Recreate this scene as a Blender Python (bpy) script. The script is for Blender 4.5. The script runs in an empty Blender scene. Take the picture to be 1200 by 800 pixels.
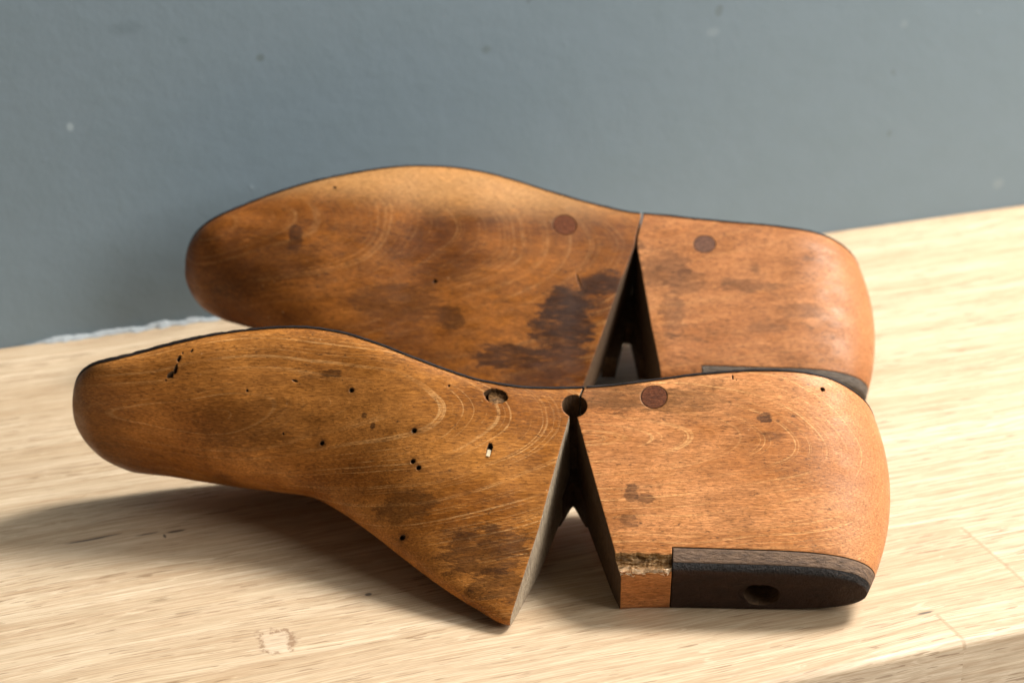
import bpy, bmesh, math, random
import numpy as np
from mathutils import Matrix, Vector
from mathutils import noise as mnoise
R = math.radians
random.seed(5)
scn = bpy.context.scene
col = scn.collection

# ------------------------------------------------------------------ node helpers
class NT:
    def __init__(s, name):
        s.m = bpy.data.materials.new(name); s.m.use_nodes = True
        s.t = s.m.node_tree; s.t.nodes.clear()
        s.out = s.n('ShaderNodeOutputMaterial'); s.b = s.n('ShaderNodeBsdfPrincipled')
        s.l(s.b.outputs[0], s.out.inputs[0])
    def n(s, typ, **kw):
        x = s.t.nodes.new(typ)
        for k, v in kw.items(): setattr(x, k, v)
        return x
    def l(s, a, b): s.t.links.new(a, b)
    def put(s, sock, v):
        if isinstance(v, bpy.types.NodeSocket): s.l(v, sock)
        elif v is not None: sock.default_value = v
    def math(s, op, a, b=None, c=None, clamp=False):
        x = s.n('ShaderNodeMath', operation=op, use_clamp=clamp)
        for i, v in enumerate((a, b, c)): s.put(x.inputs[i], v)
        return x.outputs[0]
    def vmath(s, op, a, b=None):
        x = s.n('ShaderNodeVectorMath', operation=op)
        s.put(x.inputs[0], a); s.put(x.inputs[1], b)
        return x.outputs['Value' if op in ('LENGTH', 'DISTANCE', 'DOT_PRODUCT') else 'Vector']
    def mapr(s, v, a, b, c=0., d=1., smooth=True):
        x = s.n('ShaderNodeMapRange', interpolation_type='SMOOTHSTEP' if smooth else 'LINEAR')
        for i, q in enumerate((v, a, b, c, d)): s.put(x.inputs[i], q)
        return x.outputs[0]
    def noise(s, vec, scale=1., detail=3., rough=.55, dist=0., color=False):
        x = s.n('ShaderNodeTexNoise')
        s.put(x.inputs['Vector'], vec); x.inputs['Scale'].default_value = scale
        x.inputs['Detail'].default_value = detail; x.inputs['Roughness'].default_value = rough
        x.inputs['Distortion'].default_value = dist
        return x.outputs['Color' if color else 'Fac']
    def mix(s, f, a, b, mode='MIX'):
        x = s.n('ShaderNodeMix', data_type='RGBA', blend_type=mode)
        s.put(x.inputs[0], f)
        for i, v in ((6, a), (7, b)):
            if isinstance(v, tuple) and len(v) == 3: v = v + (1,)
            s.put(x.inputs[i], v)
        return x.outputs[2]
    def scl(s, vec, x, y, z):
        return s.vmath('MULTIPLY', vec, (x, y, z))
    def sep(s, vec):
        x = s.n('ShaderNodeSeparateXYZ'); s.put(x.inputs[0], vec); return x.outputs
    def obj_mm(s, off=(0, 0, 0)):
        tc = s.n('ShaderNodeTexCoord')
        v = s.scl(tc.outputs['Object'], 1000, 1000, 1000)
        return s.vmath('ADD', v, off) if any(off) else v
    def spot(s, vec, c, rad, stretch=(1, 1, 1), wob=None, soft=.5):
        d = s.scl(s.vmath('SUBTRACT', vec, c), *stretch)
        L = s.vmath('LENGTH', d)
        if wob is not None: L = s.math('ADD', L, wob)
        return s.mapr(L, rad * (1 - soft), rad * (1 + soft), 1., 0.)
    def finish(s, colr, rough, bump=None, bstr=.2, bdist=.0005, bevel=0., spec=.4):
        s.put(s.b.inputs['Base Color'], colr); s.put(s.b.inputs['Roughness'], rough)
        s.b.inputs['Specular IOR Level'].default_value = spec
        nrm = None
        if bevel:
            bv = s.n('ShaderNodeBevel', samples=6); bv.inputs['Radius'].default_value = bevel; nrm = bv.outputs[0]
        if bump is not None:
            bp = s.n('ShaderNodeBump'); bp.inputs['Strength'].default_value = bstr
            bp.inputs['Distance'].default_value = bdist; s.put(bp.inputs['Height'], bump)
            if nrm: s.l(nrm, bp.inputs['Normal'])
            nrm = bp.outputs[0]
        if nrm: s.l(nrm, s.b.inputs['Normal'])
        return s.m

# ------------------------------------------------------------------ materials
def last_wood(name, off, axis_pt, axis_rot, spacing, stains=(), fleck=1., light=(.50, .245, .085), dark=(.29, .105, .022), zones=(), ringamt=.5):
    k = NT(name)
    p = k.obj_mm()
    ps = k.vmath('ADD', p, off)
    # growth rings: cylinders round an oblique pith line, wobbled
    wob = k.vmath('SUBTRACT', k.noise(k.scl(ps, .016, .024, .024), 1., 1.5, color=True), (.5, .5, .5))
    q = k.vmath('ADD', k.vmath('SUBTRACT', p, axis_pt), k.scl(wob, 10, 11, 7))
    rt = k.n('ShaderNodeVectorRotate', rotation_type='EULER_XYZ'); k.put(rt.inputs['Vector'], q)
    rt.inputs['Rotation'].default_value = axis_rot
    x, y, z = k.sep(rt.outputs[0])
    r = k.math('SQRT', k.math('ADD', k.math('MULTIPLY', y, y), k.math('MULTIPLY', z, z)))
    fine = k.noise(k.scl(ps, .08, .35, .35), 1., 4., .6)
    irr = k.n('ShaderNodeTexNoise', noise_dimensions='1D'); k.put(irr.inputs['W'], k.math('MULTIPLY', r, .22)); irr.inputs['Detail'].default_value = 2.
    r = k.math('ADD', r, k.math('MULTIPLY', irr.outputs['Fac'], spacing * 2.2))
    ph = k.math('FRACT', k.math('ADD', k.math('DIVIDE', r, spacing), k.math('MULTIPLY', fine, .28)))
    line = k.math('MULTIPLY', k.mapr(ph, .80, .94), k.mapr(ph, .95, 1., 1., 0.))
    fade = k.mapr(k.noise(k.scl(ps, .03, .05, .05), 1., 3., .6), .34, .62)
    line = k.math('MULTIPLY', line, fade)
    ringdark = k.mapr(ph, .0, .55, .35, 0.)
    # tone patches
    big = k.mapr(k.noise(k.scl(ps, .016, .034, .034), 1., 3., .6), .3, .7)
    med = k.noise(k.scl(ps, .06, .16, .16), 1., 5., .65)
    c = k.mix(big, light, dark)
    c = k.mix(k.mapr(med, .35, .75, 0., .55), c, tuple(v * .55 for v in dark))
    c = k.mix(k.math('MULTIPLY', ringdark, .22), c, tuple(v * .8 for v in dark))
    c = k.mix(k.math('MULTIPLY', line, ringamt), c, (.78, .45, .18))
    # long fibres
    fib = k.noise(k.scl(ps, .10, 2.6, 2.6), 1., 3., .7)
    c = k.mix(k.mapr(fib, .42, .72, 0., .42), c, tuple(v * .6 for v in dark))
    fib2 = k.noise(k.scl(k.vmath('ADD', ps, (40, 7, 9)), .07, 1.5, 1.5), 1., 2., .6)
    c = k.mix(k.mapr(fib2, .5, .75, 0., .35), c, tuple(v * 1.25 for v in light))
    # short dark flecks of the beech rays
    fl = k.noise(k.scl(ps, .42, 2.4, 2.4), 1., 1.5, .5)
    dens = k.mapr(k.noise(k.scl(ps, .035, .05, .05), 1., 2.), .35, .7, .74, .58)
    flm = k.math('MULTIPLY', k.math('GREATER_THAN', fl, dens), k.mapr(fl, .6, .75, .2, .75))
    c = k.mix(k.math('MULTIPLY', flm, fleck), c, (.040, .016, .007))
    # grime blotches everywhere
    gr = k.noise(k.scl(k.vmath('ADD', ps, (13, 91, 4)), .055, .11, .11), 1., 7., .72)
    c = k.mix(k.mapr(gr, .56, .72, 0., .72 * fleck), c, (.075, .030, .012))
    gs = k.noise(k.scl(k.vmath('ADD', ps, (3, 11, 54)), .28, .5, .5), 1., 3., .6)
    c = k.mix(k.mapr(gs, .66, .76, 0., .75), c, (.05, .022, .010))
    ls = k.noise(k.scl(k.vmath('ADD', ps, (31, 1, 5)), .5, .9, .9), 1., 2., .5)
    c = k.mix(k.mapr(ls, .74, .80, 0., .4), c, (.75, .52, .30))
    # particular stains: (centre, radius, stretch, colour, strength)
    sw = k.math('MULTIPLY', k.math('SUBTRACT', k.noise(k.scl(ps, .11, .36, .36), 1., 8., .78), .5), 46.)
    for (cc, rad, st, sc, amt) in stains:
        m = k.spot(p, cc, rad, st, k.math('MULTIPLY', sw, rad / 16.), .14)
        br = k.mapr(k.noise(k.scl(ps, .13, .55, .55), 1., 7., .75), .36, .54, .5, 1.)
        c = k.mix(k.math('MULTIPLY', k.math('MULTIPLY', m, br), amt), c, sc)
    for (cc, rad, st, sc, amt) in zones:
        m = k.spot(p, cc, rad, st, None, .6)
        c = k.mix(k.math('MULTIPLY', m, amt), c, sc)
    mf = k.noise(k.scl(ps, .40, 2.6, 2.6), 1., 3., .7)
    c = k.mix(1., c, k.mix(k.mapr(mf, .28, .72), (.60, .54, .46), (1.30, 1.30, 1.28)), 'MULTIPLY')
    pr_ = k.noise(k.scl(ps, .8, 3.2, 3.2), 1., 2., .5)
    c = k.mix(k.mapr(pr_, .60, .70, 0., .7), c, (.05, .018, .006))
    ro = k.mapr(k.noise(k.scl(ps, .09, .18, .18), 1., 5., .65), .3, .7, .36, .62)
    hb = k.math('ADD', k.math('MULTIPLY', fib, .5), k.math('ADD', k.math('MULTIPLY', mf, .6), k.math('ADD', k.math('MULTIPLY', flm, -.8), k.math('MULTIPLY', med, .8))))
    k.b.inputs['Coat Weight'].default_value = .03; k.b.inputs['Coat Roughness'].default_value = .3
    k.b.inputs['Specular Tint'].default_value = (1., .86, .70, 1)
    return k.finish(c, ro, hb, .26, .0004, .0007, .24)

def raw_wood(name, a=(.36, .29, .20), b=(.20, .145, .09), off=0):
    k = NT(name); p = k.obj_mm((off, off, 0))
    f = k.noise(k.scl(p, .4, 1.3, .35), 1., 5., .7)
    c = k.mix(k.mapr(f, .3, .7), a, b)
    g = k.noise(k.scl(p, .9, .9, .06), 1., 3., .7)
    c = k.mix(k.mapr(g, .5, .7, 0., .6), c, (.10, .07, .05))
    return k.finish(c, .8, k.math('ADD', f, g), .6, .0008, .0005, .25)

def splinter_wood():
    k = NT('splintered_wood'); p = k.obj_mm()
    f = k.noise(k.scl(p, .16, 1.9, 1.3), 1., 5., .7)
    c = k.mix(k.mapr(f, .36, .6), (.74, .50, .27), (.26, .14, .045))
    y = k.sep(p)[1]
    c = k.mix(k.mapr(y, 15.6, 17.2, 1., 0.), c, (.86, .66, .45))
    g = k.noise(k.scl(p, .3, 2.5, 2.5), 1., 4., .7)
    c = k.mix(k.mapr(g, .56, .66, 0., .8), c, (.05, .025, .01))  # dark streaks painted as shadow between the torn fibres
    return k.finish(c, .8, f, .8, .0008, 0, .2)

def dark_metal():
    k = NT('blackened_sole_edge'); p = k.obj_mm()
    f = k.noise(k.scl(p, .25, 1., .6), 1., 5., .65)
    c = k.mix(k.mapr(f, .35, .7), (.008, .006, .006), (.030, .022, .019))
    return k.finish(c, k.mapr(f, .3, .7, .45, .7), f, .4, .0004, .0004, .12)

def leather_mat(name, a, b, rough):
    k = NT(name); p = k.obj_mm()
    f = k.noise(k.scl(p, .22, 1.2, .5), 1., 6., .7)
    c = k.mix(k.mapr(f, .35, .65), a, b)
    g = k.noise(k.scl(p, .5, 1.2, .8), 1., 3., .6)
    c = k.mix(k.mapr(g, .6, .7, 0., .8), c, tuple(v * .3 for v in a))
    return k.finish(c, rough, k.math('ADD', f, g), .6, .0009, .0009, .13)

def rubber_mat():
    k = NT('black_grainy_lift'); p = k.obj_mm()
    f = k.noise(p, 1.5, 5., .75)
    x, y, z = k.sep(p)
    c = k.mix(k.mapr(f, .4, .62), (.009, .007, .006), (.048, .038, .032))
    # the tread face is browner than the grainy side
    brn = k.mix(k.noise(k.scl(p, .12, .5, .3), 1., 6., .7), (.014, .008, .005), (.085, .036, .017))
    c = k.mix(k.mapr(y, 15.2, 15.9, 1., 0.), c, brn)
    c = k.mix(k.mapr(k.noise(k.scl(p, .25, .5, .5), 1., 4.), .62, .74, 0., .55), c, (.10, .058, .030))
    return k.finish(c, .62, k.math('ADD', f, k.math('MULTIPLY', k.noise(p, .35, 5., .7), 2.2)), 1., .0018, .0013, .18)

def dowel_mat(name='dark_dowel_end', a=(.17, .050, .016), b=(.07, .020, .007)):
    k = NT(name); p = k.obj_mm()
    f = k.noise(k.scl(p, .7, 2.0, .7), 1., 5., .7)
    c = k.mix(k.mapr(f, .35, .65), a, b)
    g = k.noise(k.scl(p, .9, 5., .9), 1., 3., .6)
    c = k.mix(k.mapr(g, .5, .66, 0., .6), c, (.03, .010, .004))
    return k.finish(c, .6, k.math('ADD', f, g), .6, .0006, .0004, .12)

def plain(name, c, rough):
    k = NT(name); p = k.obj_mm()
    f = k.noise(p, .6, 4., .6)
    return k.finish(k.mix(f, tuple(v * .75 for v in c), c), rough, f, .3, .0005, 0, .3)

def table_mat():
    k = NT('pale_oak_staves')
    p = k.obj_mm()                       # x along the grain, y towards the wall, z up
    x, y, z = k.sep(p)
    SW = 48.; v0 = 498.
    row = k.math('FLOOR', k.math('DIVIDE', k.math('SUBTRACT', y, v0), SW))
    wn = k.n('ShaderNodeTexWhiteNoise', noise_dimensions='1D'); k.put(wn.inputs['W'], k.math('ADD', row, 31.7))
    # row 0 has its butt joint at x = 372 and row -1 at x = 333; the others fall where they fall
    shift = k.math('SUBTRACT', -40., k.math('MULTIPLY', wn.outputs['Value'], 260.))
    is0 = k.math('COMPARE', row, 0., .1); ism = k.math('COMPARE', row, -1., .1)
    oth = k.math('SUBTRACT', 1., k.math('ADD', is0, ism))
    shift = k.math('ADD', k.math('MULTIPLY', oth, shift), k.math('ADD', k.math('MULTIPLY', is0, 372.), k.math('MULTIPLY', ism, 333.)))
    cell = k.math('DIVIDE', k.math('SUBTRACT', x, shift), 900.)
    ci = k.math('FLOOR', cell)
    cb = k.n('ShaderNodeCombineXYZ'); k.put(cb.inputs[0], row); k.put(cb.inputs[1], ci)
    w2 = k.n('ShaderNodeTexWhiteNoise', noise_dimensions='2D'); k.put(w2.inputs['Vector'], cb.outputs[0])
    tone = w2.outputs['Value']
    left0 = k.math('MULTIPLY', is0, k.math('LESS_THAN', x, 372.)); tone = k.math('MAXIMUM', k.math('MULTIPLY', tone, .6), k.math('MULTIPLY', left0, 1.25))
    ps = k.vmath('ADD', p, k.scl(w2.outputs['Color'], 400, 300, 50))
    # slow waviness of the grain
    wv = k.vmath('SUBTRACT', k.noise(k.scl(ps, .006, .02, .02), 1., 2., color=True), (.5, .5, .5))
    pg = k.vmath('ADD', ps, k.scl(wv, 0, 14, 0))
    broad = k.noise(k.scl(pg, .004, .10, .10), 1., 4., .6)
    c = k.mix(k.mapr(broad, .3, .7), (.62, .505, .362), (.48, .365, .24))
    c = k.mix(k.mapr(tone, 0., 1., 0., .60, False), c, (.44, .32, .20))
    streak = k.noise(k.scl(pg, .020, .80, .80), 1., 5., .72)
    c = k.mix(k.mapr(streak, .45, .72, 0., .5), c, (.31, .190, .100))
    pale = k.noise(k.scl(k.vmath('ADD', pg, (77, 13, 0)), .010, .45, .45), 1., 3., .6)
    c = k.mix(k.mapr(pale, .5, .75, 0., .6), c, (.68, .55, .38))
    # hairlines of the growth rings: thin contours of a long stretched noise
    for (ax, ay, off, amt) in ((.0045, .24, (9, 3, 0), .34), (.007, .42, (71, 33, 0), .26)):
        hn = k.noise(k.scl(k.vmath('ADD', pg, off), ax, ay, ay), 1., 2.5, .55)
        for lv in (.38, .50, .62):
            hl = k.mapr(k.math('ABSOLUTE', k.math('SUBTRACT', hn, lv)), .014, .034, 1., 0.)
            hl = k.math('MULTIPLY', hl, k.mapr(k.noise(k.scl(pg, .03, .25, .25), 1., 2.), .32, .50))
            c = k.mix(k.math('MULTIPLY', hl, amt), c, (.34, .21, .11))
    # rays: pale flecks running slightly across the grain
    ray = k.noise(k.scl(pg, .06, .30, .3), 1., 3., .6, 1.2)
    c = k.mix(k.mapr(ray, .60, .72, 0., .35), c, (.70, .58, .42))
    # open pores
    pore = k.noise(k.scl(pg, .075, 1.05, 1.05), 1., 1.5, .5)
    pden = k.mapr(k.noise(k.scl(pg, .006, .07, .07), 1., 2.), .35, .65, .70, .60)
    pm = k.mapr(k.math('SUBTRACT', pore, pden), 0., .03)
    c = k.mix(k.math('MULTIPLY', pm, .62), c, (.20, .115, .055))
    mf = k.noise(k.scl(pg, .09, 2.4, 2.4), 1., 3., .7)
    c = k.mix(1., c, k.mix(k.mapr(mf, .3, .7), (.86, .84, .79), (1.13, 1.13, 1.13)), 'MULTIPLY')
    # odd black mineral streaks and specks
    bs = k.noise(k.scl(k.vmath('ADD', pg, (5, 51, 0)), .05, 1.1, 1.1), 1., 1., .5)
    c = k.mix(k.mapr(bs, .80, .84, 0., .8), c, (.05, .035, .03))
    for (sx, sy, ln, th) in ((77, 644.5, 7., .55), (84, 645, 5, .35), (108, 640, 3.2, .8), (98, 641.5, 4, .4), (103.5, 638, .5, 1.3), (160, 575, 1.2, .9), (330, 500, 3, .5)):
        m = k.spot(p, (sx, sy, 0), 1., (1 / ln, 1 / th, 0), None, .35)
        c = k.mix(k.math('MULTIPLY', m, .85), c, (.055, .042, .036))
    # small filled knot near the front
    kd = k.scl(k.vmath('SUBTRACT', p, (123.5, 557.5, 0)), 1 / 8., 1 / 10., 0)
    kl = k.math('ADD', k.vmath('LENGTH', kd), k.math('MULTIPLY', k.math('SUBTRACT', k.noise(p, .14, 4., .6), .5), 1.5))
    kr = k.math('MULTIPLY', k.mapr(kl, .45, .62), k.mapr(kl, .70, .90, 1., 0.))
    kn = k.math('MULTIPLY', kr, k.mapr(k.noise(p, .3, 3., .6), .42, .56))
    c = k.mix(k.math('MULTIPLY', k.mapr(kl, .4, 1., .22, 0.), 1.), c, (.72, .60, .47))
    c = k.mix(k.math('MULTIPLY', kn, .9), c, (.26, .16, .09))
    # joints
    fy = k.math('FRACT', k.math('DIVIDE', k.math('SUBTRACT', y, v0), SW))
    jy = k.math('MINIMUM', fy, k.math('SUBTRACT', 1., fy))
    fx = k.math('FRACT', cell); jx = k.math('MINIMUM', fx, k.math('SUBTRACT', 1., fx))
    j = k.math('MAXIMUM', k.mapr(jy, .002, .007, .5, 0.), k.math('MULTIPLY', k.mapr(jx, .0004, .0011, .75, 0.), k.math('GREATER_THAN', z, -3.)))
    c = k.mix(k.math('MULTIPLY', j, .6), c, (.30, .19, .10))
    ro = k.mapr(streak, .3, .7, .42, .58)
    h = k.math('SUBTRACT', k.math('MULTIPLY', streak, -.5), k.math('ADD', pm, k.math('MULTIPLY', j, .5)))
    return k.finish(c, ro, h, .25, .0004, 0, .35)

def wall_mat():
    k = NT('grey_blue_paint'); p = k.obj_mm()
    big = k.noise(k.scl(p, .006, .006, .006), 1., 3.)
    c = k.mix(big, (.168, .224, .262), (.184, .238, .275))
    rol = k.noise(p, .22, 5., .62)
    mot = k.noise(p, .05, 4., .6)
    c = k.mix(k.mapr(mot, .35, .7, 0., .25), c, (.158, .212, .236))
    sp = k.noise(p, .09, 1., .5)
    c = k.mix(k.mapr(sp, .775, .80, 0., .5), c, (.30, .36, .38))
    sp2 = k.noise(k.vmath('ADD', p, (400, 0, 90)), .07, 1., .5)
    c = k.mix(k.mapr(sp2, .775, .81, 0., .4), c, (.10, .12, .115))
    for (sx, sz, rx, rz, cc, am) in ((107.8, 94.4, 1.3, 1.6, (.36, .43, .46), .6), (157.3, 126.6, 2.2, 1.8, (.13, .18, .20), .35), (189.4, 115.7, 1.6, 1.4, (.10, .125, .11), .5), (400.3, 106.5, 3, 2, (.29, .35, .38), .35), (134.2, 134.2, 7, 2.5, (.12, .165, .19), .35), (290.5, 109.3, 2, 1.6, (.11, .14, .13), .4), (500.1, 101, 2, 2, (.29, .35, .38), .3), (561.3, 13.6, 3, 2.5, (.29, .34, .36), .35)):
        m = k.spot(p, (sx, 0, sz), 1., (1/rx, 0, 1/rz), k.math('MULTIPLY', k.math('SUBTRACT', mot, .5), 1.2), .5)
        c = k.mix(k.math('MULTIPLY', m, am), c, cc)
    h = k.math('ADD', k.math('MULTIPLY', rol, .7), k.math('ADD', k.math('MULTIPLY', mot, 2.), k.mapr(sp, .74, .8, 0., .5)))
    return k.finish(c, .6, h, .16, .0008, 0, .3)

M_black = dark_metal()
M_cut = raw_wood('raw_saw_cut')
M_dkcut = raw_wood('shaded_saw_cut', (.11, .062, .03), (.045, .025, .012), 30)  # dark copy of the saw-cut wood; shade in cuts and holes painted in
M_hole = raw_wood('drilled_wood', (.15, .085, .04), (.07, .038, .018), 12)
M_split = splinter_wood()
M_leather = leather_mat('brown_leather_layer', (.20, .125, .078), (.10, .065, .045), .6)
M_lgrey = leather_mat('greyed_leather_layer', (.13, .10, .075), (.07, .055, .042), .4)
M_rubber = rubber_mat()
M_dowel = dowel_mat()
M_dowel2 = dowel_mat('greyed_dowel_end', (.20, .095, .058), (.09, .043, .027))
M_pale = plain('pale_peg', (.62, .50, .32), .7)
M_broken = raw_wood('broken_dowel', (.36, .19, .07), (.10, .045, .016), 5)

# ------------------------------------------------------------------ geometry helpers
def pch(xs, ys, x):
    xs = np.asarray(xs, float); ys = np.asarray(ys, float); x = np.asarray(x, float)
    h = np.diff(xs); d = np.diff(ys) / h
    m = np.zeros_like(ys); m[0] = d[0]; m[-1] = d[-1]
    for i in range(1, len(xs) - 1):
        if d[i-1] * d[i] > 0:
            w1 = 2*h[i] + h[i-1]; w2 = h[i] + 2*h[i-1]; m[i] = (w1 + w2) / (w1/d[i-1] + w2/d[i])
    i = np.clip(np.searchsorted(xs, x) - 1, 0, len(h) - 1); t = np.clip((x - xs[i]) / h[i], 0, 1)
    return (2*t**3 - 3*t**2 + 1)*ys[i] + (t**3 - 2*t**2 + t)*h[i]*m[i] + (3*t**2 - 2*t**3)*ys[i+1] + (t**3 - t**2)*h[i]*m[i+1]

def tab(pts, s): return pch([q[0] for q in pts], [q[1] for q in pts], s)

def section(N, Fw, B, k, wt, wb, rc, rl, m=44):
    """one cross-section of a last: near side, far side, flat sole; columns (w, n), mm"""
    tc = .5 ** (1/k); h = m*3//5
    t1 = tc*np.linspace(0, 1, h)**1.35; c2 = tc*np.linspace(1, 0, m-h+1)[1:]
    sn = np.concatenate([t1, (1-c2**k)**(1/k)]); cs = np.concatenate([(1-t1**k)**(1/k), c2])
    H = wt - wb
    half = lambda W: (W + (min(B, W) - W)*sn)*cs*(1 - rc*np.exp(-sn*H/rl))
    nn = half(N); ff = -half(Fw); w = wt - H*sn
    q = np.linspace(0, 1, 9)[1:-1]
    return np.concatenate([np.stack([w, nn], -1), np.stack([w, ff], -1)[::-1][1:], np.stack([np.full(7, wt), ff[0] + (nn[0]-ff[0])*q], -1)]), nn[0], ff[0]

def mesh_from(bm, name):
    bmesh.ops.recalc_face_normals(bm, faces=bm.faces[:])
    me = bpy.data.meshes.new(name); bm.to_mesh(me); bm.free(); return me

def link(name, me, parent=None, mats=(), sharp=38):
    o = bpy.data.objects.new(name, me); col.objects.link(o)
    for m in mats:
        if m.name not in me.materials: me.materials.append(m)
    if parent: o.parent = parent
    if sharp:
        for f in me.polygons: f.use_smooth = True
        me.set_sharp_from_angle(angle=R(sharp))
    return o

def boolean(me, cutter, op='DIFFERENCE'):
    a = bpy.data.objects.new('work', me); b = bpy.data.objects.new('cutter', cutter)
    col.objects.link(a); col.objects.link(b)
    md = a.modifiers.new('b', 'BOOLEAN'); md.operation = op; md.object = b; md.solver = 'EXACT'
    md.material_mode = 'TRANSFER'
    dg = bpy.context.evaluated_depsgraph_get(); dg.update()
    r = bpy.data.meshes.new_from_object(a.evaluated_get(dg), depsgraph=dg)
    bpy.data.objects.remove(a); bpy.data.objects.remove(b)
    return r

MM = .001
def prism(poly, n0, n1, mat, seg=1):
    """polygon in the (s, w) plane, mm, swept from n0 to n1"""
    bm = bmesh.new()
    lo = [bm.verts.new((s*MM, w*MM, n0*MM)) for s, w in poly]; hi = [bm.verts.new((s*MM, w*MM, n1*MM)) for s, w in poly]
    caps = [bm.faces.new(lo[::-1]), bm.faces.new(hi)]
    for i in range(len(poly)):
        j = (i+1) % len(poly); bm.faces.new((lo[i], lo[j], hi[j], hi[i]))
    bmesh.ops.triangulate(bm, faces=caps)
    me = mesh_from(bm, 'cut'); me.materials.append(mat); return me

def cyl(c, axis, r, d0, d1, mat, seg=28, r2=None, jag=0.):
    """cylinder along axis from d0 to d1 about c (mm)"""
    bm = bmesh.new(); ax = Vector(axis).normalized(); q = Vector((0, 0, 1)).rotation_difference(ax)
    rings = []
    for d, rr in ((d0, r2 or r), (d1, r)):
        rings.append([bm.verts.new((Vector(c) + q @ Vector((rr*math.cos(2*math.pi*i/seg), rr*math.sin(2*math.pi*i/seg), d + (random.uniform(-jag, jag) if d == d1 else 0))))*MM) for i in range(seg)])
    bm.faces.new(rings[0][::-1])
    if jag:
        cen = bm.verts.new((Vector(c) + q @ Vector((0, 0, d1 + random.uniform(-jag, jag))))*MM)
        for i in range(seg): bm.faces.new((rings[1][i], rings[1][(i+1) % seg], cen))
    else: bm.faces.new(rings[1])
    for i in range(seg):
        j = (i+1) % seg; bm.faces.new((rings[0][i], rings[0][j], rings[1][j], rings[1][i]))
    me = mesh_from(bm, 'cyl'); me.materials.append(mat); return me

def join_meshes(ms):
    bm = bmesh.new()
    for m in ms: bm.from_mesh(m)
    me = bpy.data.meshes.new('joined'); bm.to_mesh(me); bm.free()
    me.materials.append(ms[0].materials[0]); return me

def rough_box(s0, s1, w0, w1, n0, n1, mat, amp=1.3, ns=60, nw=42):
    """block whose inner face (at n0) is torn into fibres running along s"""
    bm = bmesh.new(); g = []
    for i in range(ns+1):
        row = []
        for j in range(nw+1):
            u, v = i/ns, j/nw
            s = s0 + (s1-s0)*u; w = w0 + (w1-w0)*v
            f = mnoise.fractal(Vector((s*.11, w*1.9, 3.)), .8, 2., 4) + .7*mnoise.noise(Vector((s*.3, w*3.6, 9.)))
            prof = 1 - abs(2*v-1)**3
            ww = w + (.55*mnoise.noise(Vector((s*.35, 7., v*3)))+.35*mnoise.noise(Vector((s*1.3, 2., v*3))))
            row.append(bm.verts.new((s*MM, ww*MM, (n0 + 1.6*(1-prof) + amp*f)*MM)))
        g.append(row)
    for i in range(ns):
        for j in range(nw): bm.faces.new((g[i][j], g[i+1][j], g[i+1][j+1], g[i][j+1]))
    top = [[bm.verts.new((v.co.x, v.co.y, n1*MM)) for v in row] for row in g]
    for i in range(ns):
        for j in range(nw): bm.faces.new((top[i][j], top[i][j+1], top[i+1][j+1], top[i+1][j]))
    for i in range(ns):
        bm.faces.new((g[i][0], top[i][0], top[i+1][0], g[i+1][0])); bm.faces.new((g[i][nw], g[i+1][nw], top[i+1][nw], top[i][nw]))
    for j in range(nw):
        bm.faces.new((g[0][j], g[0][j+1], top[0][j+1], top[0][j])); bm.faces.new((g[ns][j], top[ns][j], top[ns][j+1], g[ns][j+1]))
    me = mesh_from(bm, 'torn'); me.materials.append(mat); return me

# ------------------------------------------------------------------ the shoe lasts (mm; s toe->heel, w cone->sole, n towards the near side)
S0 = [-160.7,-159.7,-157,-152,-145,-136,-125,-112,-98,-85,-73,-62,-50,-37,-24,-12,0,12,24,36,50,65,80,93,104,112,118,122.5,124.5,125.6]
WB = [75.6,75.2,74.6,73.4,72.2,70.0,67.0,63.4,58.6,55.1,52.2,45.9,36.8,25.8,15.1,6.7,0.3,2.1,8.0,12.9,14.3,14.6,14.8,15.0,15.1,15.1,15.1,15.1,15.1,15.1]
NEAR = [(-160.7,30),(-130,34),(-105,39),(-80,41),(-50,38),(-10,30),(30,26),(70,28),(100,29),(125.6,29)]
FAR = [(-160.7,26),(-130,34),(-105,41),(-80,44),(-50,39),(-10,29),(30,25),(70,28),(100,29),(125.6,29)]
CREST = [(-160.7,30),(-120,30),(-85,22),(-60,12),(-30,7),(0,4),(20,9),(40,12.5),(100,12.5),(125.6,12.5)]
EXPO = [(-160.7,2.2),(-130,2.0),(-90,2.0),(-60,2.4),(-30,3.2),(0,4.5),(30,9),(50,12),(125.6,12)]

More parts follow.
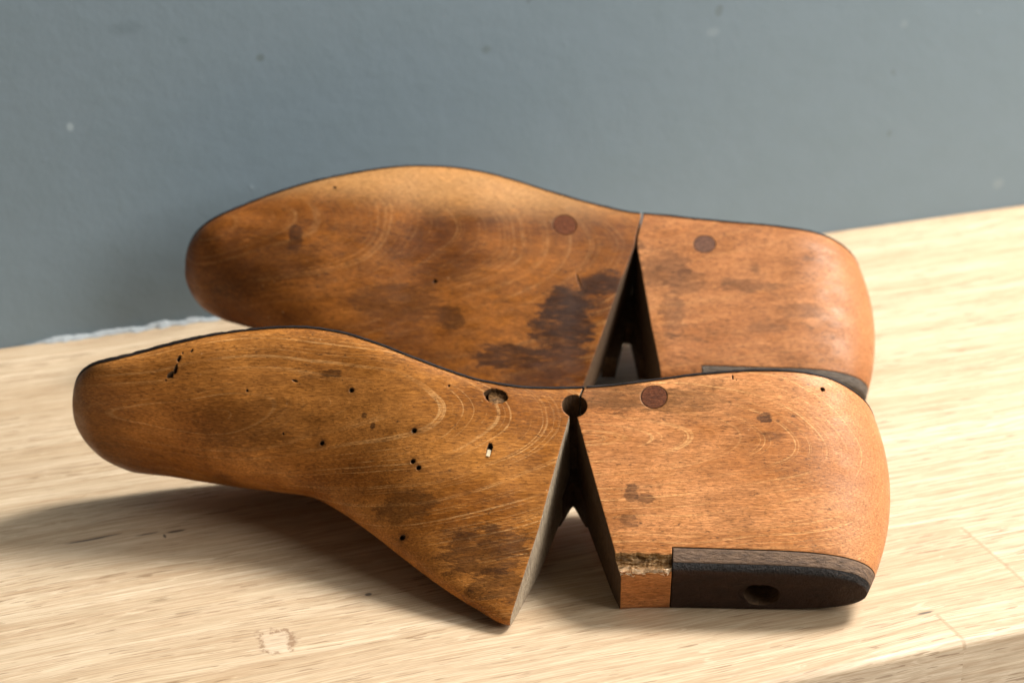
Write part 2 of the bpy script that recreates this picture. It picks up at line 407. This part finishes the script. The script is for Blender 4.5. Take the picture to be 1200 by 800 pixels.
class Last:
    def __init__(L, wt, near_toe, far_toe, near_heel, far_heel, kn=1., kf=1., warp=None, thick=None, rc=None, rl=None, wb=None, bk=(4.2, 1., 60.), ex=None):
        L.wb = wb or WB; L.bk = bk; L.ex = ex or EXPO
        L.wt = wt; L.e = (near_toe, far_toe, near_heel, far_heel); L.kn = kn; L.kf = kf; L.warp = warp
        L.thick = thick; L.rc = rc or [(-160.7, .05), (-50, .07), (0, .05), (125.6, .04)]; L.rl = rl or [(-160.7, 4.), (125.6, 4.)]
        t, h = S0[0], S0[-1]
        a = t + 40*(1 - np.cos(np.linspace(0, np.pi/2, 34)))
        b = np.linspace(t + 40, h - 46, 150)[1:-1]
        c = h - 46*(1 - np.cos(np.linspace(np.pi/2, 0, 38)))
        L.s = np.concatenate([a, b, c])
    def rnd(L, s, toe, heel):
        u = np.clip((S0[0] + toe[0] - s)/toe[0], 0, 1); f = np.sqrt(np.maximum(1 - u**toe[1], .0004))
        u = np.clip((s - (S0[-1] - heel[0]))/heel[0], 0, 1); return f*np.sqrt(np.maximum(1 - u**heel[1], .0004))
    def params(L, s):
        N = tab(NEAR, s)*L.kn*L.rnd(s, L.e[0], L.e[2]); Fw = tab(FAR, s)*L.kf*L.rnd(s, L.e[1], L.e[3])
        B = tab(CREST, s)*L.rnd(s, L.e[0], L.e[2])
        th = tab(L.thick, s); wt = pch(S0, L.wt, s) - th; wb = pch(S0, L.wb, s)
        u = np.clip((S0[0] + 9 - s)/9, 0, 1); wb = wb + (wt - wb)*.75*(1 - np.sqrt(1 - .99*u*u))     # the toe's lower edge is rounded
        return N, Fw, B, tab(L.ex, s), wt, wb, tab(L.rc, s), tab(L.rl, s), th
    def ws(L, s): return L.warp(s) if L.warp else s
    def back(L, s, w):
        """the heel's back bulges in its middle height"""
        f = np.maximum(0., (s - 85)/40.)**2
        d = (w - L.bk[2])/45.
        return s - f*np.where(d < 0, L.bk[0], L.bk[1])*d*d
    def solid(L, mat):
        bm = bmesh.new(); rings = []
        P = L.params(L.s)
        for i, s in enumerate(L.s):
            sec, _, _ = section(*[p[i] for p in P[:8]])
            sw = float(L.ws(s))
            rings.append([bm.verts.new((L.back(sw, w)*MM, w*MM, n*MM)) for w, n in sec])
        m = len(rings[0])
        for a, b in zip(rings, rings[1:]):
            for j in range(m):
                k = (j+1) % m; bm.faces.new((a[j], a[k], b[k], b[j]))
        bm.faces.new(rings[0]); bm.faces.new(rings[-1][::-1])
        me = mesh_from(bm, 'solid'); me.materials.append(mat); return me
    def sole(L, s0, s1, mat):
        """thin dark plate on the sole from s0 to s1 (unwarped stations)"""
        bm = bmesh.new(); ss = L.s[(L.s > s0) & (L.s < s1)]
        ss = np.concatenate([[s0] if s0 > L.s[0] else [], ss, [s1] if s1 < L.s[-1] else []])
        P = L.params(ss); rings = []
        for i, s in enumerate(ss):
            _, n0, f0 = section(*[p[i] for p in P[:8]])
            wt, th = P[4][i], P[8][i]; sw = float(L.ws(s))
            n1 = n0 + .35 + .12*mnoise.noise(Vector((s*.4, 0, 1))); f1 = f0 - .35
            jl = th*(.22*mnoise.noise(Vector((s*.11, 5, 1))) + .20*mnoise.noise(Vector((s*.55, 2, 1)))) - th*.45*max(0., mnoise.noise(Vector((s*.3, 9, 4))) - .42)*2.5
            prof = [(wt-.25, n1), (wt + th*.75 + jl, n1), (wt + th + jl, n1 - .35)] + [(wt + th + jl, n1 + (f1-n1)*q) for q in (.2, .4, .6, .8)] + [(wt + th, f1 + .35), (wt + th*.75, f1), (wt-.25, f1)]
            rings.append([bm.verts.new((L.back(sw, w)*MM, w*MM, n*MM)) for w, n in prof])
        m = len(rings[0])
        for a, b in zip(rings, rings[1:]):
            for j in range(m):
                k = (j+1) % m; bm.faces.new((a[j], a[k], b[k], b[j]))
        bm.faces.new(rings[0]); bm.faces.new(rings[-1][::-1])
        me = mesh_from(bm, 'sole'); me.materials.append(mat); return me

def arc(c, r, a0, a1, k=14):
    return [(c[0] + r*math.cos(R(a0 + (a1-a0)*i/k)), c[1] + r*math.sin(R(a0 + (a1-a0)*i/k))) for i in range(k+1)]

def empty(name, loc, psi, e, tilt):
    e, psi, t = R(e), R(psi), R(tilt)
    a = Vector((math.cos(psi), math.sin(psi), 0)); p = Vector((-math.sin(psi), math.cos(psi), 0)); z = Vector((0, 0, 1))
    n = -math.cos(e)*p + math.sin(e)*z; w = math.sin(e)*p + math.cos(e)*z
    a, w = a*math.cos(t) + w*math.sin(t), -a*math.sin(t) + w*math.cos(t)
    o = bpy.data.objects.new(name, None); col.objects.link(o)
    M = Matrix((a, w, n)).transposed().to_4x4(); M.translation = Vector(loc); o.matrix_world = M
    o.empty_display_size = .02
    return o

def jag_poly(cx, cy, rx, ry, k, seed, rot=0.):
    rnd = random.Random(seed); out = []
    for i in range(k):
        a = 2*math.pi*i/k; q = rnd.uniform(.55, 1.15)
        x, y = rx*q*math.cos(a), ry*q*math.sin(a)
        out.append((cx + x*math.cos(rot) - y*math.sin(rot), cy + x*math.sin(rot) + y*math.cos(rot)))
    return out

def flush(L, c, axis, r, mat, seg=34):
    return boolean(L.solid(mat), cyl(c, axis, r, -9, 9, mat, seg), 'INTERSECT')
# ---------------- the near last
def near_last():
    wt = [84.4,84.4,84.3,84.0,83.9,85.6,88.4,90.3,92.0,93.1,93.7,92.9,89.9,85.6,81.9,79.3,78.3,79.2,80.8,82.5,84.8,86.7,87.9,88.0,87.9,87.0,86.2,85.6,85.3,85.3]
    warp = lambda s: s + 2.0*np.clip((-60-s)/100, 0, 1) + 1.65*np.clip((s-60)/65, 0, 1)
    L = Last(wt, (22, 2.9), (27, 2.9), (45.6, 2.5), (42.8, 2.26), 1., 1., warp, bk=(9.3, 10.7, 60.6),
             thick=[(-160.7, 1.5), (-120, 1.45), (-95, .9), (-60, .85), (0, .75), (125.6, .75)])
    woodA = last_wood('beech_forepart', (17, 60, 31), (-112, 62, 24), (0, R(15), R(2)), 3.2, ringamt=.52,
                      fleck=.85, light=(.58, .240, .054), dark=(.245, .078, .009),
                      stains=[((-36, 38, 8), 5, (.5, 1, .2), (.07, .026, .006), .6), ((-9, 22, 5), 7, (.5, .9, .2), (.05, .018, .006), .7), ((-4, 11, 2), 5, (.5, 1, .2), (.04, .015, .005), .6),
                              ((-63.5, 79, 26), 1.3, (.3, 1, .1), (.04, .015, .006), .8), ((-52, 66, 22), 1.1, (1, 1, .1), (.05, .02, .008), .8), ((-49, 63, 22), 1.0, (1, 1, .1), (.05, .02, .008), .8), ((-88, 66, 20), 6, (.25, 1, .1), (.10, .034, .005), .5)],
                      zones=[*[((s_, w_, n_), 1.5, (.8, 1, .5), (.05, .018, .006), .4) for s_, w_, n_ in ((-56.7, 73.9, 27.6), (-66.5, 60.6, 15.5), (-34.5, 60.5, 23.3), (-34.5, 51.2, 18.6), (-32.5, 49.1, 17.9), (-37, 29.5, 5.4))], ((-165, 82, 0), 26, (1, 1, .4), (.10, .042, .014), .75)])  # dirt round the holes; toe darkened, patina and shade painted together
    woodB = last_wood('beech_heel', (120, 4, 77), (22, 62, 22), (0, R(15), R(4)), 3.4, ringamt=.66,
                      light=(.62, .270, .102), dark=(.39, .138, .035), fleck=.8,
                      stains=[((83.4, 69, 24), 1.9, (.8, 1, .3), (.06, .024, .012), .9), ((39, 41, 18), 2.6, (1, .7, .2), (.09, .036, .014), .8), ((43, 39, 18), 1.8, (.6, 1, .2), (.08, .03, .012), .7),
                              ((33, 76, 24), 6, (.3, 1, .2), (.10, .040, .010), .7), ((56, 75, 24), 5, (.4, 1, .2), (.13, .052, .014), .5), ((38, 31, 16), 2, (.6, 1, .2), (.08, .03, .012), .6)],
                      zones=[((125, 60, 0), 20, (1, .5, .4), (.46, .20, .09), .5)])
    root = empty('shoe_last', (-.00083, .5714, .0030), -3, 65, 0)
    root['label'] = 'nearer wooden shoe last with pin holes, an open pivot hole and thick black heel'
    root['category'] = 'shoe last'; root['group'] = 'pair of wooden shoe lasts'
    c = (19.2, 72.2); r = 4.1
    # fore side of the saw cut and slit
    fore = [(23.4, 120), (22.2, 80.8), (20.6, 76.)] + arc(c, r, 72, 250) + [(17.5, 68.2), (8.6, 29.), (.2, .3), (-4, -19), (160, -19), (160, 120)]
    heel = [(24.0, 120), (22.9, 80.8), (21.3, 76.)] + arc(c, r, 60, -70)  + [(20.2, 68.2), (28.4, 39.2), (36.0, 13.), (44, -19), (-240, -19), (-240, 120)]
    fore_c = prism(fore, -80, 80, M_cut); heel_c = prism(heel, -80, 80, M_dkcut)
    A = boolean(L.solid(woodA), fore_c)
    holes = [cyl((19.2, 72.2, 0), (0, 0, 1), 4.3, -60, 60, M_hole, 40)]
    for (s, w, n, rr, dx) in ((-56.7, 73.9, 27.6, .85, 0), (-66.5, 60.6, 15.5, .8, .1), (-34.5, 60.5, 23.3, .95, 0), (-34.5, 51.2, 18.6, .85, .1), (-32.5, 49.1, 17.9, .85, 0), (-37, 29.5, 5.4, .9, .2), (-92.6, 74.0, 25, .45, 0), (-23.5, 75.7, 28, .4, 0), (-80., 63., 18, .4, 0)):
        holes.append(cyl((s, w, n), (dx, -.25, 1), rr, -5, 6, M_hole, 14))
    holes.append(prism([(-9.9, 52.6), (-8.8, 52.2), (-7.7, 55.6), (-8.2, 56.9), (-9.2, 57.0), (-9.8, 55.)], 17., 30, M_hole))
    holes.append(prism([(-7.5 + 4.1*math.cos(a*.22)*(1 + .05*math.sin(5*a)), 73.2 + 2.75*math.sin(a*.22 - .1)*(1 + .06*math.sin(3*a))) for a in range(28)], 17, 40, M_hole))
    for (x, y, rx, ry, sd, ro) in ((-119.3, 77.7, 1.7, 1.0, 3, .5), (-117.5, 79.4, .9, 1.6, 4, -.3), (-116.6, 82.0, .8, 1.2, 6, -.2), (-115.4, 83.6, .35, .5, 7, 0), (-112.2, 84.2, .5, .8, 8, -.6), (-121, 76.6, .4, .3, 9, 0), (-76.5, 76.5, 1.4, .35, 12, -.2)):
        holes.append(prism(jag_poly(x, y, rx, ry, 9, sd, ro), 22, 45, M_hole))
    for h in holes: A = boolean(A, h)
    fp = link('forepart', A, root)
    link('sole_plate', L.sole(-161, 22.3, M_black), fp)
    link('dowel', cyl((-7.0, 74.0, 26.4), (-.05, -.12, 1), 3.2, -11, -.7, M_broken, 22, jag=.6), fp)
    link('peg', prism([(-9.85, 52.5), (-8.8, 52.2), (-8.0, 54.9), (-9.5, 55.2)], 15, 21.2, M_pale), fp)
    # heel block
    lay_top = 22.4; lay_mid = 17.6
    full = L.solid(woodB)
    Bm = boolean(full, heel_c)
    Bm = boolean(Bm, cyl((19.2, 72.2, 0), (0, 0, 1), 4.3, -60, 60, M_hole, 40))
    rec = prism([(52.4, -30), (52.4, lay_top + .1), (122, lay_top - .2), (170, lay_top - .3), (170, -30)], -80, 80, M_dkcut)
    Bm = boolean(Bm, rec)
    Bm = boolean(Bm, rough_box(32, 52.9, 12.9, 20.0, 9.9, 30, M_split, 2.0))
    for h in (cyl((103.1, 81.5, 24), (.3, 0, 1), .9, -3, 8, M_hole, 9), prism(jag_poly(72.8, 84.3, .35, 1.1, 8, 21, .1), 20, 40, M_hole), prism(jag_poly(74.0, 83.2, .3, .3, 7, 22, .1), 20, 40, M_hole), cyl((46.1, 76.6, 24.7), (0, .1, 1), 4.55, -8, 8, M_hole, 32)):
        Bm = boolean(Bm, h)
    Bm = boolean(Bm, cyl((82.4, 15, -1.4), (0, 1, 0), 6.05, -8, 24, M_hole, 30))
    hb = link('heel_block', Bm, root)
    link('sole_plate', L.sole(23.1, 130, M_black), hb)
    link('dowel', flush(L, (46.1, 76.6, 24.7), (0, .1, 1), 4.32, M_dowel), hb)
    # stacked heel piece: leather layer, grainy black lift with a thimble hole
    lay = boolean(L.solid(M_leather), prism([(52.75, lay_mid + .05), (52.75, lay_top - .25), (122, lay_top - .5), (170, lay_top - .6), (170, lay_mid + .25)], -80, 80, M_leather), 'INTERSECT')
    lay = boolean(lay, cyl((82.4, 15, -1.4), (0, 1, 0), 6.02, -8, 20, M_dkcut, 30))
    ll = link('leather_layer', lay, hb)
    lift = boolean(L.solid(M_rubber), prism([(52.75, -30), (52.75, lay_mid - .08), (170, lay_mid + .12), (170, -30)], -80, 80, M_rubber), 'INTERSECT')
    lift = boolean(lift, cyl((79.6, 15, -.6), (0, 1, 0), 5.2, -8, .4, M_rubber, 18, r2=6.6))
    lift = boolean(lift, cyl((82.4, 15, -1.4), (0, 1, 0), 6.0, -8, 20, M_dkcut, 30))
    link('heel_lift', lift, hb, sharp=50)
    link('added_web', prism([(13.0, 57), (14.6, 57), (18.4, 65.3), (18.9, 65.7), (19.4, 65.3), (23.6, 57), (25.2, 57), (21.2, 71.5), (17.2, 71.5)], -24.5, -10, M_dkcut), root)  # added dark web; keeps the top of the saw cut black
    return root, L

# ---------------- the far last (the other foot of the pair)
def far_last():
    wt = [71.4,71.6,72.2,73.6,76.5,81.9,87.7,92.2,96.2,99.3,102.4,104.6,105.8,105.2,103.2,100.2,97.1,94.6,92.5,91.8,89.9,87.8,86.3,84.4,83.4,82.4,81.6,81.2,81.1,81.0]
    warp = lambda s: np.where(s < 25, 25 + (s-25)*1.012, 25 + (s-25)*.955) + 3.7*np.clip((-60-s)/100, 0, 1) + 2.49*np.clip((s-60)/65, 0, 1)
    L = Last(wt, (22, 2.75), (26, 2.9), (38.7, 2.45), (42.3, 2.24), .98, .9, warp,
             thick=[(-160.7, 1.5), (-120, 1.3), (-80, .8), (-40, .5), (20, .6), (125.6, .7)],
             rc=[(-160.7, .10), (-110, .15), (-60, .15), (0, .10), (125.6, .10)], rl=[(-160.7, 6.), (-60, 9.), (0, 8), (125.6, 7.)],
             wb=[62.5,61.5,59.3,56.4,52.2,47.4,42.2,37.0,32.0,28.0,24.5,21.0,16.5,11.5,8.0,3.5,0.0,2.0,8.0,13.0,14.4,14.8,15.0,15.0,15.1,15.1,15.1,15.1,15.1,15.1], bk=(8.8, 12., 54.6),
             ex=[(-160.7,1.9),(-130,1.6),(-90,1.5),(-60,1.6),(-30,2.2),(0,4.),(30,9),(50,12),(125.6,12)])
    blot = (.026, .010, .006)
    woodA = last_wood('beech_forepart_dark', (201, 15, 3), (-118, 66, 44), (R(4), R(17), R(4)), 3.0, ringamt=.2, fleck=1.15,
                      light=(.31, .105, .017), dark=(.098, .026, .0026),
                      stains=[((-3, 36, 12), 12, (1, .75, .2), blot, .97), ((-2, 47, 14), 8, (.8, 1, .2), blot, .85), ((12, 55, 18), 6, (.7, 1, .2), blot, .9), ((6, 48, 18), 5, (.7, 1, .2), blot, .7), ((-23, 24, 8), 6, (.4, 1.2, .2), blot, .85),
                              ((-3, 20, 8), 8, (.9, 1, .2), (.06, .022, .010), .8), ((-14, 14, 8), 6, (.6, 1, .2), (.06, .022, .010), .7),
                              ((-112, 66, 25), 3, (1, .6, .2), blot, .8), ((-70, 46, 16), 7, (.4, 1, .2), (.07, .022, .004), .7), ((-125, 58, 16), 9, (.4, 1, .2), (.07, .022, .004), .6), ((-48, 40, 12), 4, (.7, 1, .2), (.05, .018, .005), .7)],
                      zones=[((-175, 80, 0), 26, (1, 1, .4), (.12, .045, .014), .6), ((-70, 96, 32), 12, (.14, 1, .5), (.56, .30, .11), .55)])  # darker toe, and a pale upper band that paints the light from above
    woodB = last_wood('beech_heel_reddish', (19, 166, 41), (20, 90, 30), (0, R(16), R(-6)), 3.4, ringamt=.2, fleck=1.25,
                      light=(.47, .198, .075), dark=(.28, .096, .026),
                      stains=[((37, 62, 20), 6, (.6, .6, .2), (.085, .032, .012), .6), ((45, 56, 18), 5, (.6, .8, .2), (.085, .032, .012), .55), ((40, 42, 16), 5, (1, .6, .2), (.085, .034, .014), .5), ((70, 55, 20), 4, (.35, 1.4, .2), (.10, .04, .016), .6), ((92, 44, 16), 5, (.5, 1.5, .2), (.12, .048, .02), .5), ((78, 36, 16), 4, (.5, 1.5, .2), (.12, .048, .02), .5)],
                      zones=[((121, 60, 0), 18, (1, .5, .4), (.46, .20, .09), .5)])
    root = empty('shoe_last', (.02148, .71556, .0073), 3, 67, -5)
    root['label'] = 'farther wooden shoe last by the grey wall, dark blotches beside its saw cut'
    root['category'] = 'shoe last'; root['group'] = 'pair of wooden shoe lasts'
    c = (25.4, 75.6)
    fore = [(29.4, 130), (27.5, 89.6), (25.4, 79), (24.9, 74.0), (12.6, 32.6), (6.1, 11.7), (0, -8), (-2, -19), (160, -19), (160, 130)]
    heel = [(30.3, 130), (28.5, 89.6), (26.3, 79), (26.0, 74.0), (32.2, 34), (35.9, 14.4), (42, -19), (-240, -19), (-240, 130)]
    A = boolean(L.solid(woodA), prism(fore, -80, 80, M_dkcut))
    holes = [cyl((-54.9, 55.4, 13.4), (0, -.3, 1), .9, -5, 6, M_hole, 12), cyl((-97.9, 87.9, 35.7), (0, .2, 1), .7, -5, 6, M_hole, 12), cyl((-105, 57, 8), (0, -.4, 1), .9, -8, 10, M_hole, 12),
             cyl((-3.7, 82.0, 24.5), (0, .05, 1), 4.88, -8, 12, M_hole, 32)]
    for (x, y, rx, ry, sd, ro) in ((2.4, 57.5, .5, 2.6, 31, .25), (3.4, 54.6, .4, 1.2, 32, .3)):
        holes.append(prism(jag_poly(x, y, rx, ry, 10, sd, ro), 12, 40, M_hole))
    for h in holes: A = boolean(A, h)
    fp = link('forepart', A, root)
    link('sole_plate', L.sole(-163, 27.2, M_black), fp)
    link('dowel', flush(L, (-3.7, 82.0, 24.5), (0, .05, 1), 4.64, M_dowel), fp)
    top = 18.6
    Bm = boolean(L.solid(woodB), prism(heel, -80, 80, M_dkcut))
    Bm = boolean(Bm, prism([(51.6, -30), (51.6, top), (170, top + 1.6), (170, -30)], -80, 80, M_dkcut))
    Bm = boolean(Bm, cyl((53.2, 74.9, 23.8), (0, .1, 1), 4.52, -8, 8, M_hole, 32))
    hb = link('heel_block', Bm, root)
    link('sole_plate', L.sole(28.6, 130, M_black), hb)
    link('dowel', flush(L, (53.2, 74.9, 23.8), (0, .1, 1), 4.28, M_dowel2), hb)
    lay = boolean(L.solid(M_lgrey), prism([(51.9, -30), (51.9, top - .3), (170, top + 1.2), (170, -30)], -80, 80, M_lgrey), 'INTERSECT')
    link('leather_layer', lay, hb)
    link('added_web', prism([(14.0, 40), (19.6, 40), (20.6, 46), (22.4, 56), (22.7, 58.8), (23.3, 59.4), (25.5, 59.4), (26.1, 58.8), (26.4, 56), (28.2, 46), (29.2, 40), (33.5, 40), (27, 76), (24.2, 76)], -21, -9, M_dkcut), root)  # added notched web; hides the lit table behind the upper cut
    return root, L

root1, L1 = near_last()
root2, L2 = far_last()
bpy.context.view_layer.update()
WN = Vector((-math.sin(R(20.2)), math.cos(R(20.2)), 0))
WALL = .8215
for rt in (root1, root2):
    zs, ws = [], []
    for o in rt.children_recursive:
        M = o.matrix_world
        for v in o.data.vertices:
            q = M @ v.co; zs.append((q.z, tuple(round(t*1000) for t in v.co))); ws.append(q.dot(WN))
    print('LAST min z mm', min(zs)[0]*1000, min(zs)[1], ' wall gap mm', (WALL - max(ws))*1000)

# ------------------------------------------------------------------ table, wall, filler strip
ROT = Matrix.Rotation(R(20.2), 4, 'Z')
V0 = .4800
def table():
    bm = bmesh.new(); r = .0028; y0, y1 = V0, WALL; t = .040
    prof = [(y1, -t), (y1, 0.)]
    prof += [(y0 + r - r*math.sin(R(a)), -r + r*math.cos(R(a))) for a in range(0, 91, 10)]
    prof += [(y0 + r - r*math.cos(R(a)), -t + r - r*math.sin(R(a))) for a in range(0, 91, 15)]
    xs = np.linspace(-1.3, 1.5, 2)
    rings = [[bm.verts.new((x, y, z)) for y, z in prof] for x in xs]
    m = len(prof)
    for j in range(m):
        k = (j+1) % m; bm.faces.new((rings[0][j], rings[0][k], rings[1][k], rings[1][j]))
    bm.faces.new(rings[0]); bm.faces.new(rings[1][::-1])
    o = link('wooden_table', mesh_from(bm, 'table'), None, [table_mat()])
    o.matrix_world = ROT
    o['label'] = 'pale oak tabletop of glued staves under both shoe lasts'; o['category'] = 'table'
table()

def wall():
    bm = bmesh.new()
    y0 = WALL + .0006
    vs = [bm.verts.new(p) for p in ((-1.6, y0, -.35), (1.9, y0, -.35), (1.9, y0, 1.5), (-1.6, y0, 1.5), (-1.6, y0 + .1, -.35), (1.9, y0 + .1, -.35), (1.9, y0 + .1, 1.5), (-1.6, y0 + .1, 1.5))]
    for f in ((0, 1, 2, 3), (5, 4, 7, 6), (4, 0, 3, 7), (1, 5, 6, 2), (3, 2, 6, 7), (4, 5, 1, 0)): bm.faces.new([vs[i] for i in f])
    o = link('wall', mesh_from(bm, 'wall'), None, [wall_mat()], 0); o.matrix_world = ROT; o['kind'] = 'structure'
wall()

def filler():
    bm = bmesh.new(); k = 150; rings = []
    for i in range(k+1):
        x = .080 + .130*i/k
        a = mnoise.fractal(Vector((x*90, 1, 2)), .8, 2., 4); b = mnoise.fractal(Vector((x*120, 8, 5)), .8, 2., 4)
        ends = min(1, i/14, (k-i)/10)
        h = max(.0003, (.0017 + .0018*a)*ends); d = max(.0004, (.0020 + .0020*b)*ends)
        rings.append([bm.verts.new(q) for q in ((x, WALL+.0004, .0001), (x, WALL - d, .0001), (x, WALL - d*.8, .0005), (x, WALL - d*.35, h*.7), (x, WALL + .0004, h))])
    for a, b in zip(rings, rings[1:]):
        for j in range(5): bm.faces.new((a[j], a[(j+1) % 5], b[(j+1) % 5], b[j]))
    bm.faces.new(rings[0]); bm.faces.new(rings[-1][::-1])
    o = link('filler_strip', mesh_from(bm, 'filler'), None, [plain('white_filler', (.36, .39, .40), .8)]); o.matrix_world = ROT
    o['label'] = 'ragged white filler strip along the joint of grey wall and tabletop'; o['category'] = 'filler strip'
filler()

# ------------------------------------------------------------------ camera
cam = bpy.data.cameras.new('camera'); co = bpy.data.objects.new('camera', cam); col.objects.link(co)
co.location = (0, 0, .36); co.rotation_euler = (R(90 - 24.15), 0, 0)
cam.sensor_width = 36; cam.lens = 72; cam.clip_start = .02; cam.clip_end = 50
cam.dof.use_dof = True; cam.dof.aperture_fstop = 14.; cam.dof.focus_distance = .655
scn.camera = co

# ------------------------------------------------------------------ light: a tall window to the right, the dim room around
w = bpy.data.worlds.new('World'); scn.world = w; w.use_nodes = True
bg = w.node_tree.nodes['Background']; bg.inputs[0].default_value = (1., .85, .68, 1); bg.inputs[1].default_value = .115
def area(name, loc, target, sx, sy, power, colr):
    l = bpy.data.lights.new(name, 'AREA'); l.shape = 'RECTANGLE'; l.size = sx; l.size_y = sy; l.energy = power; l.color = colr
    o = bpy.data.objects.new(name, l); col.objects.link(o); o.location = loc
    o.rotation_euler = (Vector(target) - Vector(loc)).to_track_quat('-Z', 'Y').to_euler(); return o
area('window_light', (.87, 1.02, 1.22), (0, .64, 0), .48, .48, 60, (1., .975, .94))
area('floor_bounce', (.55, .02, -.75), (.25, .5, -.02), .8, .5, 9, (1., .95, .88))
area('second_window_light', (1.35, .02, .95), (.05, .62, .0), 1.1, .9, 25, (1., .985, .96))

scn.view_settings.view_transform = 'Standard'; scn.view_settings.look = 'None'
scn.view_settings.exposure = 0; scn.view_settings.gamma = 1
